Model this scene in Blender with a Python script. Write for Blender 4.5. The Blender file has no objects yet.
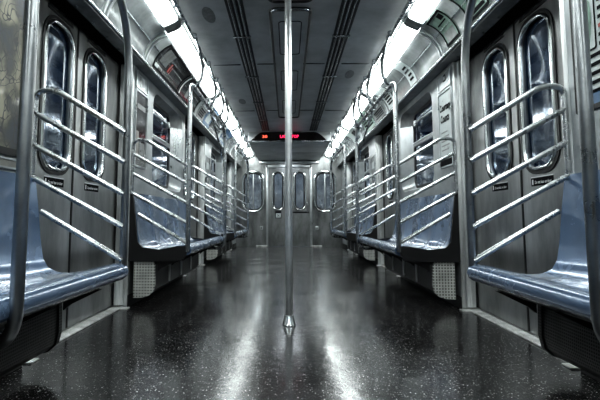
import bpy, bmesh, math, random
from mathutils import Vector, Matrix
random.seed(7)
C = bpy.context.scene.collection
PI = math.pi
F = 455.0            # focal length in pixels of the 600 px frame
EYE = 0.645
CAMX = -0.036
UW, UD = 1.205, 1.300   # wall plane and door plane, distance from car axis
YA, YB = -2.6, 10.4    # car ends
BAYS = [(-0.95, 2.03), (3.33, 5.09), (6.35, 8.13)]
DOORS = [(2.03, 3.33), (5.09, 6.35), (8.13, 9.40)]
CEIL = 2.10
SIDE = {-1: 'left', 1: 'right'}
POST = 0.768

# ------------------------------------------------------------------ materials
def new_mat(name):
    m = bpy.data.materials.new(name); m.use_nodes = True
    nt = m.node_tree; b = nt.nodes['Principled BSDF']
    return m, nt, b
def mat(name, col, rough=0.5, metal=0.0, grime=0.0, scale=4.0, stretch=(1, 1, 1), bump=0.0, bscale=60, emit=None, estr=0, rvar=0.1, spec=0.5, coat=0.0, warp=0.0):
    m, nt, b = new_mat(name); N = nt.nodes.new; L = nt.links.new
    b.inputs['Metallic'].default_value = metal
    b.inputs['Roughness'].default_value = rough
    b.inputs['Specular IOR Level'].default_value = spec
    b.inputs['Coat Weight'].default_value = coat
    b.inputs['Coat Roughness'].default_value = 0.12
    b.inputs['Base Color'].default_value = (*col, 1)
    if emit:
        b.inputs['Emission Color'].default_value = (*emit, 1)
        b.inputs['Emission Strength'].default_value = estr
    tc = N('ShaderNodeTexCoord'); mp = N('ShaderNodeMapping'); mp.inputs['Scale'].default_value = stretch
    L(tc.outputs['Object'], mp.inputs['Vector'])
    if grime > 0:
        n = N('ShaderNodeTexNoise'); n.inputs['Scale'].default_value = scale; n.inputs['Detail'].default_value = 8; n.inputs['Roughness'].default_value = .65
        L(mp.outputs[0], n.inputs['Vector'])
        r = N('ShaderNodeValToRGB'); r.color_ramp.elements[0].position = .32; r.color_ramp.elements[1].position = .66
        lo = 1 - grime
        r.color_ramp.elements[0].color = (col[0]*lo, col[1]*lo, col[2]*lo, 1)
        r.color_ramp.elements[1].color = (*[min(1, c*(1+grime*.45)) for c in col], 1)
        L(n.outputs['Fac'], r.inputs['Fac']); L(r.outputs[0], b.inputs['Base Color'])
        rr = N('ShaderNodeMapRange'); rr.inputs['To Min'].default_value = max(.02, rough-rvar); rr.inputs['To Max'].default_value = min(1, rough+rvar)
        L(n.outputs['Fac'], rr.inputs['Value']); L(rr.outputs[0], b.inputs['Roughness'])
    h = None
    if bump > 0:
        n2 = N('ShaderNodeTexNoise'); n2.inputs['Scale'].default_value = bscale; n2.inputs['Detail'].default_value = 4
        L(mp.outputs[0], n2.inputs['Vector'])
        bp = N('ShaderNodeBump'); bp.inputs['Strength'].default_value = bump; bp.inputs['Distance'].default_value = .01
        L(n2.outputs['Fac'], bp.inputs['Height']); L(bp.outputs[0], b.inputs['Normal']); h = bp
    if warp > 0:
        n3 = N('ShaderNodeTexNoise'); n3.inputs['Scale'].default_value = 5; n3.inputs['Detail'].default_value = 1
        L(tc.outputs['Object'], n3.inputs['Vector'])
        bp = N('ShaderNodeBump'); bp.inputs['Strength'].default_value = warp; bp.inputs['Distance'].default_value = .05
        L(n3.outputs['Fac'], bp.inputs['Height'])
        if h: L(h.outputs[0], bp.inputs['Normal'])
        L(bp.outputs[0], b.inputs['Normal'])
    return m
M = {}
M['tube'] = mat('polished steel tube', (.52, .54, .55), .27, 1.0, .30, 6, bump=.05, bscale=120)
M['tube_dark'] = mat('dull steel tube', (.34, .36, .38), .25, 1.0, .35, 6)
M['tube_mid'] = mat('grey steel tube', (.42, .44, .46), .25, 1.0, .35, 6)
M['tube_near'] = mat('darker steel tube', (.34, .355, .365), .3, 1.0, .35, 6)  # darker copy of the tube steel, used on the nearest rails
M['pole'] = mat('bright brushed pole steel', (.80, .82, .83), .34, .9, .25, 6)
M['slot'] = mat('dark grey slot', (.035, .037, .038), .7)
M['grille'] = mat('grey perforated grille', (.22, .23, .235), .6, 0, .4, 30)
M['door'] = mat('brushed steel door', (.50, .51, .51), .36, 1.0, .55, 3.2, (1, 1, .3), .06, 70)
M['jamb'] = mat('brushed steel jamb', (.72, .74, .74), .42, .6, .6, 6, (1, 1, .18), .08, 60)
M['wall'] = mat('grey wall panel', (.40, .425, .435), .34, .45, .45, 2.6, bump=.03, bscale=90)
M['wall_rim'] = mat('light metal window surround', (.58, .61, .62), .30, .8, .35, 3)
M['cove'] = mat('white enamel cove panel', (.46, .49, .49), .22, .45, .5, 3.4, coat=.5)
M['ceiling'] = mat('grey ceiling panel', (.46, .48, .49), .42, .15, .35, 2.2, bump=.04, bscale=40)
M['headliner'] = mat('door header and painted reveal shade', (.20, .21, .215), .45, .4, .5, 5)
M['black'] = mat('black rubber', (.010, .010, .011), .5, 0, .3, 8)
M['gap'] = mat('dark recess', (.006, .006, .007), .8)
M['seat'] = mat('glossy blue grey seat plastic', (.140, .208, .325), .27, .35, .25, 2.5, coat=1.0, rvar=.06, warp=.22)
M['seat_lip'] = mat('worn blue seat edge', (.150, .230, .370), .24, .35, .3, 9, (1, .3, 1), coat=.6, rvar=.08)
M['gasket'] = mat('black window gasket', (.015, .015, .016), .35, 0, 0)
M['ring'] = mat('bright window ring', (.74, .77, .77), .22, 1.0, .25, 5)
M['diff'] = mat('lit fluorescent diffuser', (.9, .93, .95), .4, emit=(.94, 1.0, .985), estr=12)
M['diffcap'] = mat('grey diffuser end cap', (.22, .24, .24), .35, .5, .4, 9)
M['thresh'] = mat('worn threshold metal', (.85, .86, .82), .4, .5, .5, 12, bump=.1, bscale=90)
M['card_dark'] = mat('dark printed card', (.022, .022, .024), .16, 0, .5, 14, coat=.6)
M['card_white'] = mat('white printed card', (.55, .60, .60), .3, 0, .15, 10)
M['card_blue'] = mat('blue printed card', (.06, .14, .26), .3, 0, .4, 12)
M['card_grey'] = mat('grey printed card', (.20, .21, .21), .3, 0, .5, 18)
M['card_green'] = mat('pale green print', (.20, .30, .25), .3, 0, .4, 16)
M['ink'] = mat('black ink', (.010, .010, .012), .8, spec=.05)
M['white_ink'] = mat('white ink', (.8, .82, .84), .5)
M['red_ink'] = mat('red ink', (.30, .04, .03), .4)
M['tan'] = mat('beige panel', (.33, .32, .29), .4, .2, .35, 5)
M['led'] = mat('red led text', (.3, .0, .03), .4, emit=(1, .03, .12), estr=1.6)
M['led_o'] = mat('orange led text', (.3, .05, .03), .4, emit=(1, .14, .08), estr=1.3)
M['ledglass'] = mat('black sign glass', (.006, .004, .004), .12, 0, 0)
M['endwall'] = mat('end bulkhead steel', (.25, .26, .26), .34, .8, .65, 4, (1, 1, .4))
M['beyond'] = mat('next car interior', (.25, .28, .31), .6, 0, .8, 3, emit=(.38, .42, .46), estr=.06)  # faint glow and pale blotches painted in for the next car's lighting
M['tunnel'] = mat('dark tunnel wall', (.012, .018, .03), .8, 0, .6, 2)
M['heater'] = None

def glass_mat():
    m, nt, b = new_mat('dark blue window glass'); N = nt.nodes.new; L = nt.links.new
    b.inputs['Base Color'].default_value = (.006, .016, .038, 1); b.inputs['Roughness'].default_value = .06
    b.inputs['Coat Weight'].default_value = 1; b.inputs['Coat Roughness'].default_value = .02
    g = N('ShaderNodeBsdfGlossy'); g.inputs['Color'].default_value = (.60, .68, .80, 1); g.inputs['Roughness'].default_value = .015
    n = N('ShaderNodeTexNoise'); n.inputs['Scale'].default_value = 7; n.inputs['Detail'].default_value = 6; n.inputs['Roughness'].default_value = .7
    tc = N('ShaderNodeTexCoord'); mp = N('ShaderNodeMapping'); mp.inputs['Scale'].default_value = (1, 1, .5)
    L(tc.outputs['Object'], mp.inputs['Vector']); L(mp.outputs[0], n.inputs['Vector'])
    bp = N('ShaderNodeBump'); bp.inputs['Strength'].default_value = .05; bp.inputs['Distance'].default_value = .03
    L(n.outputs['Fac'], bp.inputs['Height']); L(bp.outputs[0], g.inputs['Normal']); 
    mr = N('ShaderNodeMapRange'); mr.inputs['From Min'].default_value = .35; mr.inputs['From Max'].default_value = .65
    mr.inputs['To Min'].default_value = .10; mr.inputs['To Max'].default_value = .42
    L(n.outputs['Fac'], mr.inputs['Value'])
    mx = N('ShaderNodeMixShader'); L(mr.outputs[0], mx.inputs[0]); L(b.outputs[0], mx.inputs[1]); L(g.outputs[0], mx.inputs[2])
    L(mx.outputs[0], nt.nodes['Material Output'].inputs['Surface'])
    return m
M['glass'] = glass_mat()
def clear_glass():
    m, nt, b = new_mat('clear end window glass'); N = nt.nodes.new; L = nt.links.new
    t = N('ShaderNodeBsdfTransparent'); t.inputs[0].default_value = (.80, .84, .88, 1)
    g = N('ShaderNodeBsdfGlossy'); g.inputs['Roughness'].default_value = .05
    mx = N('ShaderNodeMixShader'); mx.inputs[0].default_value = .22
    L(t.outputs[0], mx.inputs[1]); L(g.outputs[0], mx.inputs[2]); L(mx.outputs[0], nt.nodes['Material Output'].inputs['Surface'])
    return m
M['clear'] = clear_glass()

def floor_mat():
    m, nt, b = new_mat('dark speckled glossy floor'); N = nt.nodes.new; L = nt.links.new
    tc = N('ShaderNodeTexCoord')
    big = N('ShaderNodeTexNoise'); big.inputs['Scale'].default_value = 2.2; big.inputs['Detail'].default_value = 9; big.inputs['Roughness'].default_value = .62
    mp = N('ShaderNodeMapping'); mp.inputs['Scale'].default_value = (1.0, .7, 1); L(tc.outputs['Object'], mp.inputs[0]); L(mp.outputs[0], big.inputs['Vector'])
    cr = N('ShaderNodeValToRGB'); e = cr.color_ramp.elements
    e[0].position = .3; e[0].color = (.003, .003, .004, 1); e[1].position = .72; e[1].color = (.022, .020, .020, 1)
    L(big.outputs['Fac'], cr.inputs['Fac'])
    last = cr.outputs[0]
    for sc, th, colr in ((105, .29, (.34, .34, .34, 1)), (62, .16, (.85, .85, .85, 1)), (190, .34, (.14, .14, .14, 1))):
        v = N('ShaderNodeTexVoronoi'); v.inputs['Scale'].default_value = sc; L(tc.outputs['Object'], v.inputs['Vector'])
        lt = N('ShaderNodeMath'); lt.operation = 'LESS_THAN'; lt.inputs[1].default_value = th; L(v.outputs['Distance'], lt.inputs[0])
        sel = N('ShaderNodeSeparateColor'); L(v.outputs['Color'], sel.inputs[0])
        gt = N('ShaderNodeMath'); gt.operation = 'GREATER_THAN'; gt.inputs[1].default_value = .76; L(sel.outputs[0], gt.inputs[0])
        mu = N('ShaderNodeMath'); mu.operation = 'MULTIPLY'; L(lt.outputs[0], mu.inputs[0]); L(gt.outputs[0], mu.inputs[1])
        mx = N('ShaderNodeMix'); mx.data_type = 'RGBA'; L(mu.outputs[0], mx.inputs[0]); L(last, mx.inputs[6]); mx.inputs[7].default_value = colr
        last = mx.outputs[2]
    L(last, b.inputs['Base Color'])
    mr = N('ShaderNodeMapRange'); mr.inputs['From Min'].default_value = .3; mr.inputs['From Max'].default_value = .7
    mr.inputs['To Min'].default_value = .13; mr.inputs['To Max'].default_value = .27; rn = N('ShaderNodeTexNoise'); rn.inputs['Scale'].default_value = 3; rn.inputs['Detail'].default_value = 3; L(tc.outputs['Object'], rn.inputs['Vector']); L(rn.outputs['Fac'], mr.inputs['Value'])
    L(mr.outputs[0], b.inputs['Roughness'])
    b.inputs['Specular IOR Level'].default_value = .55
    b.inputs['Coat Weight'].default_value = .12; b.inputs['Coat Roughness'].default_value = .10
    n = N('ShaderNodeTexNoise'); n.inputs['Scale'].default_value = 16; n.inputs['Detail'].default_value = 6; L(tc.outputs['Object'], n.inputs['Vector'])
    bp = N('ShaderNodeBump'); bp.inputs['Strength'].default_value = .10; bp.inputs['Distance'].default_value = .01
    L(n.outputs['Fac'], bp.inputs['Height']); L(bp.outputs[0], b.inputs['Normal']); L(bp.outputs[0], b.inputs['Coat Normal'])
    return m
M['floor'] = floor_mat()

def perf_mat(name, col, hole, pitch, rad, axes=(1, 2), metal=.8, rough=.4):
    m, nt, b = new_mat(name); N = nt.nodes.new; L = nt.links.new
    tc = N('ShaderNodeTexCoord'); sp = N('ShaderNodeSeparateXYZ'); L(tc.outputs['Object'], sp.inputs[0])
    sq = []
    for a in axes:
        mu = N('ShaderNodeMath'); mu.operation = 'MULTIPLY'; mu.inputs[1].default_value = 1/pitch; L(sp.outputs[a], mu.inputs[0])
        fr = N('ShaderNodeMath'); fr.operation = 'FRACT'; L(mu.outputs[0], fr.inputs[0])
        sb = N('ShaderNodeMath'); sb.operation = 'SUBTRACT'; sb.inputs[1].default_value = .5; L(fr.outputs[0], sb.inputs[0])
        pw = N('ShaderNodeMath'); pw.operation = 'MULTIPLY'; L(sb.outputs[0], pw.inputs[0]); L(sb.outputs[0], pw.inputs[1]); sq.append(pw)
    ad = N('ShaderNodeMath'); L(sq[0].outputs[0], ad.inputs[0]); L(sq[1].outputs[0], ad.inputs[1])
    lt = N('ShaderNodeMath'); lt.operation = 'LESS_THAN'; lt.inputs[1].default_value = rad*rad; L(ad.outputs[0], lt.inputs[0])
    nz = N('ShaderNodeTexNoise'); nz.inputs['Scale'].default_value = 9; nz.inputs['Detail'].default_value = 6; L(tc.outputs['Object'], nz.inputs['Vector'])
    rp = N('ShaderNodeValToRGB'); rp.color_ramp.elements[0].position = .3; rp.color_ramp.elements[1].position = .7
    rp.color_ramp.elements[0].color = (*[c*.5 for c in col], 1); rp.color_ramp.elements[1].color = (*col, 1); L(nz.outputs['Fac'], rp.inputs['Fac'])
    mx = N('ShaderNodeMix'); mx.data_type = 'RGBA'; L(lt.outputs[0], mx.inputs[0]); L(rp.outputs[0], mx.inputs[6]); mx.inputs[7].default_value = (*hole, 1)
    L(mx.outputs[2], b.inputs['Base Color']); b.inputs['Roughness'].default_value = rough; b.inputs['Metallic'].default_value = metal
    return m
M['perf_dark'] = perf_mat('dark perforated heater guard', (.10, .10, .10), (.004, .004, .004), .012, .34)
M['perf_light'] = perf_mat('pale perforated end cover', (.80, .81, .77), (.015, .015, .015), .021, .26, axes=(0, 2), metal=.2)

def map_mat():
    m, nt, b = new_mat('printed network map'); N = nt.nodes.new; L = nt.links.new
    tc = N('ShaderNodeTexCoord')
    n = N('ShaderNodeTexNoise'); n.inputs['Scale'].default_value = 5; n.inputs['Detail'].default_value = 5; L(tc.outputs['Object'], n.inputs['Vector'])
    r = N('ShaderNodeValToRGB'); e = r.color_ramp.elements; r.color_ramp.interpolation = 'LINEAR'
    e[0].position = .40; e[0].color = (.05, .06, .07, 1); e[1].position = .50; e[1].color = (.075, .075, .062, 1)
    e2 = e.new(.62); e2.color = (.30, .285, .21, 1)
    L(n.outputs['Fac'], r.inputs['Fac'])
    v = N('ShaderNodeTexVoronoi'); v.feature = 'DISTANCE_TO_EDGE'; v.inputs['Scale'].default_value = 9
    nn = N('ShaderNodeTexNoise'); nn.inputs['Scale'].default_value = 4; L(tc.outputs['Object'], nn.inputs['Vector'])
    ad = N('ShaderNodeVectorMath'); L(tc.outputs['Object'], ad.inputs[0]); L(nn.outputs['Color'], ad.inputs[1]); L(ad.outputs[0], v.inputs['Vector'])
    lt = N('ShaderNodeMath'); lt.operation = 'LESS_THAN'; lt.inputs[1].default_value = .04; L(v.outputs['Distance'], lt.inputs[0])
    mx = N('ShaderNodeMix'); mx.data_type = 'RGBA'; L(lt.outputs[0], mx.inputs[0]); L(r.outputs[0], mx.inputs[6]); mx.inputs[7].default_value = (.05, .05, .05, 1)
    L(mx.outputs[2], b.inputs['Base Color']); b.inputs['Roughness'].default_value = .4; b.inputs['Coat Weight'].default_value = .2
    return m
M['map'] = map_mat()

# ------------------------------------------------------------------ mesh helpers
def wloc(o):
    v = Vector((0, 0, 0))
    while o is not None: v += o.location; o = o.parent
    return v
def obj(name, bm, m, parent=None, smooth=True, recalc=True, angle=35):
    if recalc: bmesh.ops.recalc_face_normals(bm, faces=bm.faces)
    off = wloc(parent) if parent else Vector((0, 0, 0))
    loc = Vector((0, 0, 0))
    if parent is None or parent.type == 'EMPTY' or True:
        # object origin at the low centre of its own shape
        xs = [v.co.x for v in bm.verts]; ys = [v.co.y for v in bm.verts]; zs = [v.co.z for v in bm.verts]
        loc = Vector(((min(xs)+max(xs))/2, (min(ys)+max(ys))/2, min(zs)))
    for v in bm.verts: v.co -= loc
    me = bpy.data.meshes.new(name); bm.to_mesh(me); bm.free()
    me.materials.append(m if not isinstance(m, str) else M[m])
    if smooth:
        for p in me.polygons: p.use_smooth = True
        me.set_sharp_from_angle(angle=math.radians(angle))
    o = bpy.data.objects.new(name, me); C.objects.link(o)
    o.location = loc - off
    if parent: o.parent = parent
    return o
def thing(name, loc, label, cat, group=None):
    o = bpy.data.objects.new(name, None); C.objects.link(o); o.location = loc; o.empty_display_size = .1
    return tag(o, label, cat, group)
def tag(o, label, cat, group=None):
    o['label'] = label; o['category'] = cat
    if group: o['group'] = group
    return o
def struct(o): o['kind'] = 'structure'; return o
def sroot(name, loc):
    o = bpy.data.objects.new(name, None); C.objects.link(o); o.location = loc; o['kind'] = 'structure'; return o

def box(bm, x0, x1, y0, y1, z0, z1, bev=0.0):
    b2 = bmesh.new()
    bmesh.ops.create_cube(b2, size=1)
    for v in b2.verts:
        v.co = Vector(((x0+x1)/2 + v.co.x*(x1-x0), (y0+y1)/2 + v.co.y*(y1-y0), (z0+z1)/2 + v.co.z*(z1-z0)))
    if bev > 0: bmesh.ops.bevel(b2, geom=list(b2.edges), offset=bev, segments=2, affect='EDGES', profile=.5)
    merge(bm, b2); return bm
def merge(bm, b2):
    me = bpy.data.meshes.new('t'); b2.to_mesh(me); b2.free(); bm.from_mesh(me); bpy.data.meshes.remove(me)
def sbox(bm, s, u0, u1, y0, y1, z0, z1, bev=0.0):
    a, b = sorted((s*u0, s*u1)); return box(bm, a, b, y0, y1, z0, z1, bev)
def fillet(pts, r, n=7, closed=False):
    pts = [Vector(p) for p in pts]; out = []; N = len(pts)
    rs = r if isinstance(r, (list, tuple)) else [r]*N
    for i, p in enumerate(pts):
        if not closed and i in (0, N-1): out.append(p); continue
        a = pts[i-1]; b = pts[(i+1) % N]; d1 = (a-p); d2 = (b-p)
        R = min(rs[i], d1.length*.49, d2.length*.49)
        if R < 1e-5: out.append(p); continue
        p1 = p + d1.normalized()*R; p2 = p + d2.normalized()*R
        for k in range(n+1):
            t = k/n; out.append((1-t)**2*p1 + 2*(1-t)*t*p + t*t*p2)
    return out
def tube(bm, path, r, seg=12, closed=False, caps=True, r2=None):
    path = [Vector(p) for p in path]; N = len(path); rings = []
    t0 = (path[1]-path[0]).normalized()
    up = Vector((0, 0, 1)) if abs(t0.z) < .9 else Vector((1, 0, 0))
    nrm = t0.cross(up).normalized(); prev = t0
    for i, p in enumerate(path):
        if closed: t = (path[(i+1) % N]-path[i-1]).normalized()
        elif i == 0: t = t0
        elif i == N-1: t = (path[-1]-path[-2]).normalized()
        else: t = ((path[i+1]-p).normalized() + (p-path[i-1]).normalized()).normalized()
        nrm = prev.rotation_difference(t) @ nrm; prev = t
        bn = t.cross(nrm).normalized()
        rr = r if r2 is None else r + (r2-r)*i/(N-1)
        rings.append([bm.verts.new(p + rr*(math.cos(2*PI*k/seg)*nrm + math.sin(2*PI*k/seg)*bn)) for k in range(seg)])
    M_ = N if closed else N-1
    for i in range(M_):
        A = rings[i]; B = rings[(i+1) % N]
        if closed and i == N-1:   # match the seam
            j0 = min(range(seg), key=lambda j: (A[0].co-B[j].co).length); B = B[j0:]+B[:j0]
        for k in range(seg): bm.faces.new((A[k], A[(k+1) % seg], B[(k+1) % seg], B[k]))
    if caps and not closed: bm.faces.new(rings[0][::-1]); bm.faces.new(rings[-1])
    return bm
def lathe(bm, c, prof, seg=24):
    rings = []
    for r, z in prof: rings.append([bm.verts.new((c[0]+r*math.cos(2*PI*k/seg), c[1]+r*math.sin(2*PI*k/seg), c[2]+z)) for k in range(seg)])
    for A, B in zip(rings, rings[1:]):
        for k in range(seg): bm.faces.new((A[k], A[(k+1) % seg], B[(k+1) % seg], B[k]))
    bm.faces.new(rings[0][::-1]); bm.faces.new(rings[-1]); return bm
def rrect(a0, a1, b0, b1, r, n=6):
    r = min(r, (a1-a0)/2*.999, (b1-b0)/2*.999)
    out = []
    for cx, cy, st in ((a1-r, b1-r, 0), (a0+r, b1-r, 90), (a0+r, b0+r, 180), (a1-r, b0+r, 270)):
        for k in range(n+1):
            t = math.radians(st+90*k/n); out.append((cx+r*math.cos(t), cy+r*math.sin(t)))
    return out
def plate(bm, outer, holes, f, depth=None, df=None):
    """flat plate with holes; f maps (a,b)->Vector, df = thickness vector"""
    b2 = bmesh.new(); edges = []; loops = []
    for lp in [outer]+list(holes):
        vs = [b2.verts.new(f(a, b)) for a, b in lp]; loops.append(vs)
        for i in range(len(vs)): edges.append(b2.edges.new((vs[i], vs[(i+1) % len(vs)])))
    bmesh.ops.triangle_fill(b2, edges=edges, use_beauty=True, use_dissolve=False)
    if df is not None:
        df = Vector(df)
        for vs in loops:
            w = [b2.verts.new(v.co+df) for v in vs]
            for i in range(len(vs)): b2.faces.new((vs[i], vs[(i+1) % len(vs)], w[(i+1) % len(vs)], w[i]))
        # back face
        e2 = []; nl = []
        for lp in [outer]+list(holes):
            vs = [b2.verts.new(f(a, b)+df) for a, b in lp]; nl.append(vs)
            for i in range(len(vs)): e2.append(b2.edges.new((vs[i], vs[(i+1) % len(vs)])))
        bmesh.ops.triangle_fill(b2, edges=e2, use_beauty=True, use_dissolve=False)
        bmesh.ops.remove_doubles(b2, verts=list(b2.verts), dist=1e-5)
    merge(bm, b2); return bm
def extr(bm, prof, f, a0, a1):
    """closed profile polygon list of 2-tuples, f(a, p, q) -> Vector, swept a0..a1"""
    A = [bm.verts.new(f(a0, p, q)) for p, q in prof]; B = [bm.verts.new(f(a1, p, q)) for p, q in prof]; n = len(prof)
    for i in range(n): bm.faces.new((A[i], A[(i+1) % n], B[(i+1) % n], B[i]))
    bm.faces.new(A); bm.faces.new(B[::-1]); return bm
def text_bm(txt, size, f, width=None, depth=.001, bold=.0):
    cu = bpy.data.curves.new('t', 'FONT'); cu.body = txt; cu.size = 1; cu.align_x = 'CENTER'; cu.align_y = 'CENTER'; cu.resolution_u = 2; cu.offset = bold
    o = bpy.data.objects.new('t', cu); C.objects.link(o)
    dg = bpy.context.evaluated_depsgraph_get(); me = bpy.data.meshes.new_from_object(o.evaluated_get(dg))
    bm = bmesh.new(); bm.from_mesh(me)
    bpy.data.objects.remove(o); bpy.data.curves.remove(cu); bpy.data.meshes.remove(me)
    xs = [v.co.x for v in bm.verts]; ys = [v.co.y for v in bm.verts]
    w = max(xs)-min(xs); h = max(ys)-min(ys); cx = (max(xs)+min(xs))/2; cy = (max(ys)+min(ys))/2
    sx = width/w if width else size; sy = size/h if width else size
    for v in bm.verts: v.co = f((v.co.x-cx)*sx, (v.co.y-cy)*sy)
    return bm
def wallf(s, u, yc, zc, eps=0):
    # readable plane on a side wall: a runs to the reader's right
    d = 1 if s < 0 else -1
    return lambda a, b: Vector((s*(u-eps), yc+d*a, zc+b))
def rect(a0, a1, b0, b1): return [(a0, b0), (a1, b0), (a1, b1), (a0, b1)]

# ------------------------------------------------------------------ room shell
bm = box(bmesh.new(), -1.32, 1.32, YA, YB+.1, -.06, 0); struct(obj('floor', bm, 'floor', smooth=False))

def arc_h(x): return CEIL + .012*(1-(x/.75)**2)
# ceiling main slab (Y to 7.6) with slots as separate objects
bm = bmesh.new(); prof = [(-.79+1.58*i/16, arc_h(-.79+1.58*i/16)) for i in range(17)] + [(.79, 2.2), (-.79, 2.2)]
extr(bm, prof, lambda a, p, q: Vector((p, a, q)), YA, YB)
struct(obj('ceiling', bm, 'ceiling'))
# dropped vestibule ceiling beyond the sign
bm = bmesh.new()
box(bm, -.70, .70, 7.66, 8.98, 1.945, 2.12, .012); box(bm, -.70, .70, 9.0, YB, 1.965, 2.12, .01)
o = obj('ceiling', bm, 'ceiling'); o.name = 'trim_1'; struct(o)

# cove profile
P0 = Vector((1.115, 1.835)); P1 = Vector((1.085, 1.985)); P2 = Vector((.945, 2.035))
def cove(t, eps=0):
    p = (1-t)**2*P0 + 2*(1-t)*t*P1 + t*t*P2
    d = (2*(1-t)*(P1-P0)+2*t*(P2-P1)).normalized(); n = Vector((-d.y, d.x))   # towards the aisle/down
    if n.x > 0: n = -n
    return p + eps*n
for s in (-1, 1):
    nm = SIDE[s]; bm = bmesh.new()
    inner = [(1.205, 1.80), (1.205, 1.815), (1.105, 1.815), (1.10, 1.825)] + [tuple(cove(i/10)) for i in range(11)] + \
            [(.940, 2.045), (.935, 2.085), (.87, 2.115), (.84, 2.12), (.828, 2.085), (.80, 2.085), (.785, 2.10)]
    prof = inner + [(.78, 2.24), (1.36, 2.24), (1.36, 1.80)]
    extr(bm, prof, lambda a, p, q: Vector((s*p, a, q)), YA, YB)
    # bay panels
    zt = 1.80
    for bi, (y0, y1) in enumerate(BAYS + [(9.40, YB)]):
        y0_ = YA if bi == 0 else y0
        if bi in (1, 2): wy0, wy1 = y0+.54, y1-.12; holes = [rrect(wy0, wy1, .92, 1.755, .13)]
        elif bi == 0: wy0, wy1 = -.1, .9; holes = [rrect(wy0, wy1, .92, 1.755, .13)]
        else: holes = []
        plate(bm, rect(y0_, y1, 0.0, zt), holes, lambda a, b: Vector((s*UW, a, b)))
        for lp in holes:   # splayed reveals back to the glass
            cy = (wy0+wy1)/2; cz = 1.34
            A = [bm.verts.new((s*UW, a, b)) for a, b in lp]; gy = cy if bi == 0 else cy-.06; ky = .86 if bi == 0 else .68; B = [bm.verts.new((s*(UW+.085), gy+(a-cy)*ky, cz+(b-cz)*.93)) for a, b in lp]
            for i in range(len(lp)): bm.faces.new((A[i], A[(i+1) % len(lp)], B[(i+1) % len(lp)], B[i]))
    # outer skin
    sbox(bm, s, 1.345, 1.36, YA, YB, 0, 1.8)
    obj_w = struct(obj('wall_'+nm, bm, 'cove' if False else 'wall', recalc=True))
    # give the cove its own lighter enamel
    me = obj_w.data; me.materials.append(M['cove']); me.materials.append(M['headliner']); me.materials.append(M['wall_rim'])
    for p in me.polygons:
        c = p.center + obj_w.location
        if 1.822 < c.z and abs(c.x) < 1.14: p.material_index = 1
        elif abs(c.z-1.80) < .03 and abs(c.x) > 1.09 and abs(p.normal.z) > .5 and p.area > .5: p.material_index = 2
        elif UW+.005 < abs(c.x) < UW+.084 and .8 < c.z < 1.79: p.material_index = 2 if c.z > 1.63 else 3  # darker colour on the reveal tops paints in the recess shade
    # bright drip trim along the lower cove edge
    bm = tube(bmesh.new(), [(s*1.108, YA, 1.822), (s*1.108, YB, 1.822)], .009, 8)
    o = obj('trim', bm, 'ring'); o.name = 'trim_%d' % (2 if s < 0 else 3); struct(o)
    # cover panels over the heater/floor junction
    bm = bmesh.new()
    for (y0, y1) in [(YA, 2.03), BAYS[1], BAYS[2], (9.40, YB)]: sbox(bm, s, UW-.012, UW, y0+.01, y1-.01, 0, .085, .003)
    struct(obj('baseboard_'+nm, bm, 'black'))

# vertical jambs (bright boxes) at each door opening
k = 4
for s in (-1, 1):
    for (y0, y1) in DOORS:
        for ye, dr in ((y0, -1), (y1, 1)):
            bm = bmesh.new()
            a, b = sorted((ye, ye+dr*.035))
            sbox(bm, s, UW-.004, 1.343, a, b, 0, 1.815, .006)
            # ribbed inner column
            a, b = sorted((ye-dr*.03, ye)); sbox(bm, s, UW+.018, UD-.012, a, b, .02, 1.812, .006)
            sbox(bm, s, UW+.04, UD-.03, a-.004, b+.004, .02, 1.812, .004)
            o = obj('trim', bm, 'jamb'); o.name = 'trim_%d' % k; k += 1; struct(o)
        # header underside
        bm = sbox(bmesh.new(), s, 1.115, 1.34, y0, y1, 1.80, 1.812, .002)
        for i in range(6): lathe(bm, (s*1.19, y0+.12+i*(y1-y0-.24)/5, 1.792), [(.004, 0), (.011, .004), (.011, .01)], 10)
        o = obj('trim', bm, 'headliner'); o.name = 'trim_%d' % k; k += 1; struct(o)
        # threshold
        bm = bmesh.new()
        sbox(bm, s, 1.225, 1.345, y0+.005, y1-.005, 0, .010, .003)
        for q in range(4): sbox(bm, s, 1.24+q*.013, 1.246+q*.013, y0+.02, y1-.02, .009, .014, .001)
        for yy in (y0+.05, y1-.05): sbox(bm, s, 1.17, 1.23, yy-.035, yy+.035, 0, .009, .003)
        o = obj('trim', bm, 'thresh'); o.name = 'trim_%d' % k; k += 1; struct(o)

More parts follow.
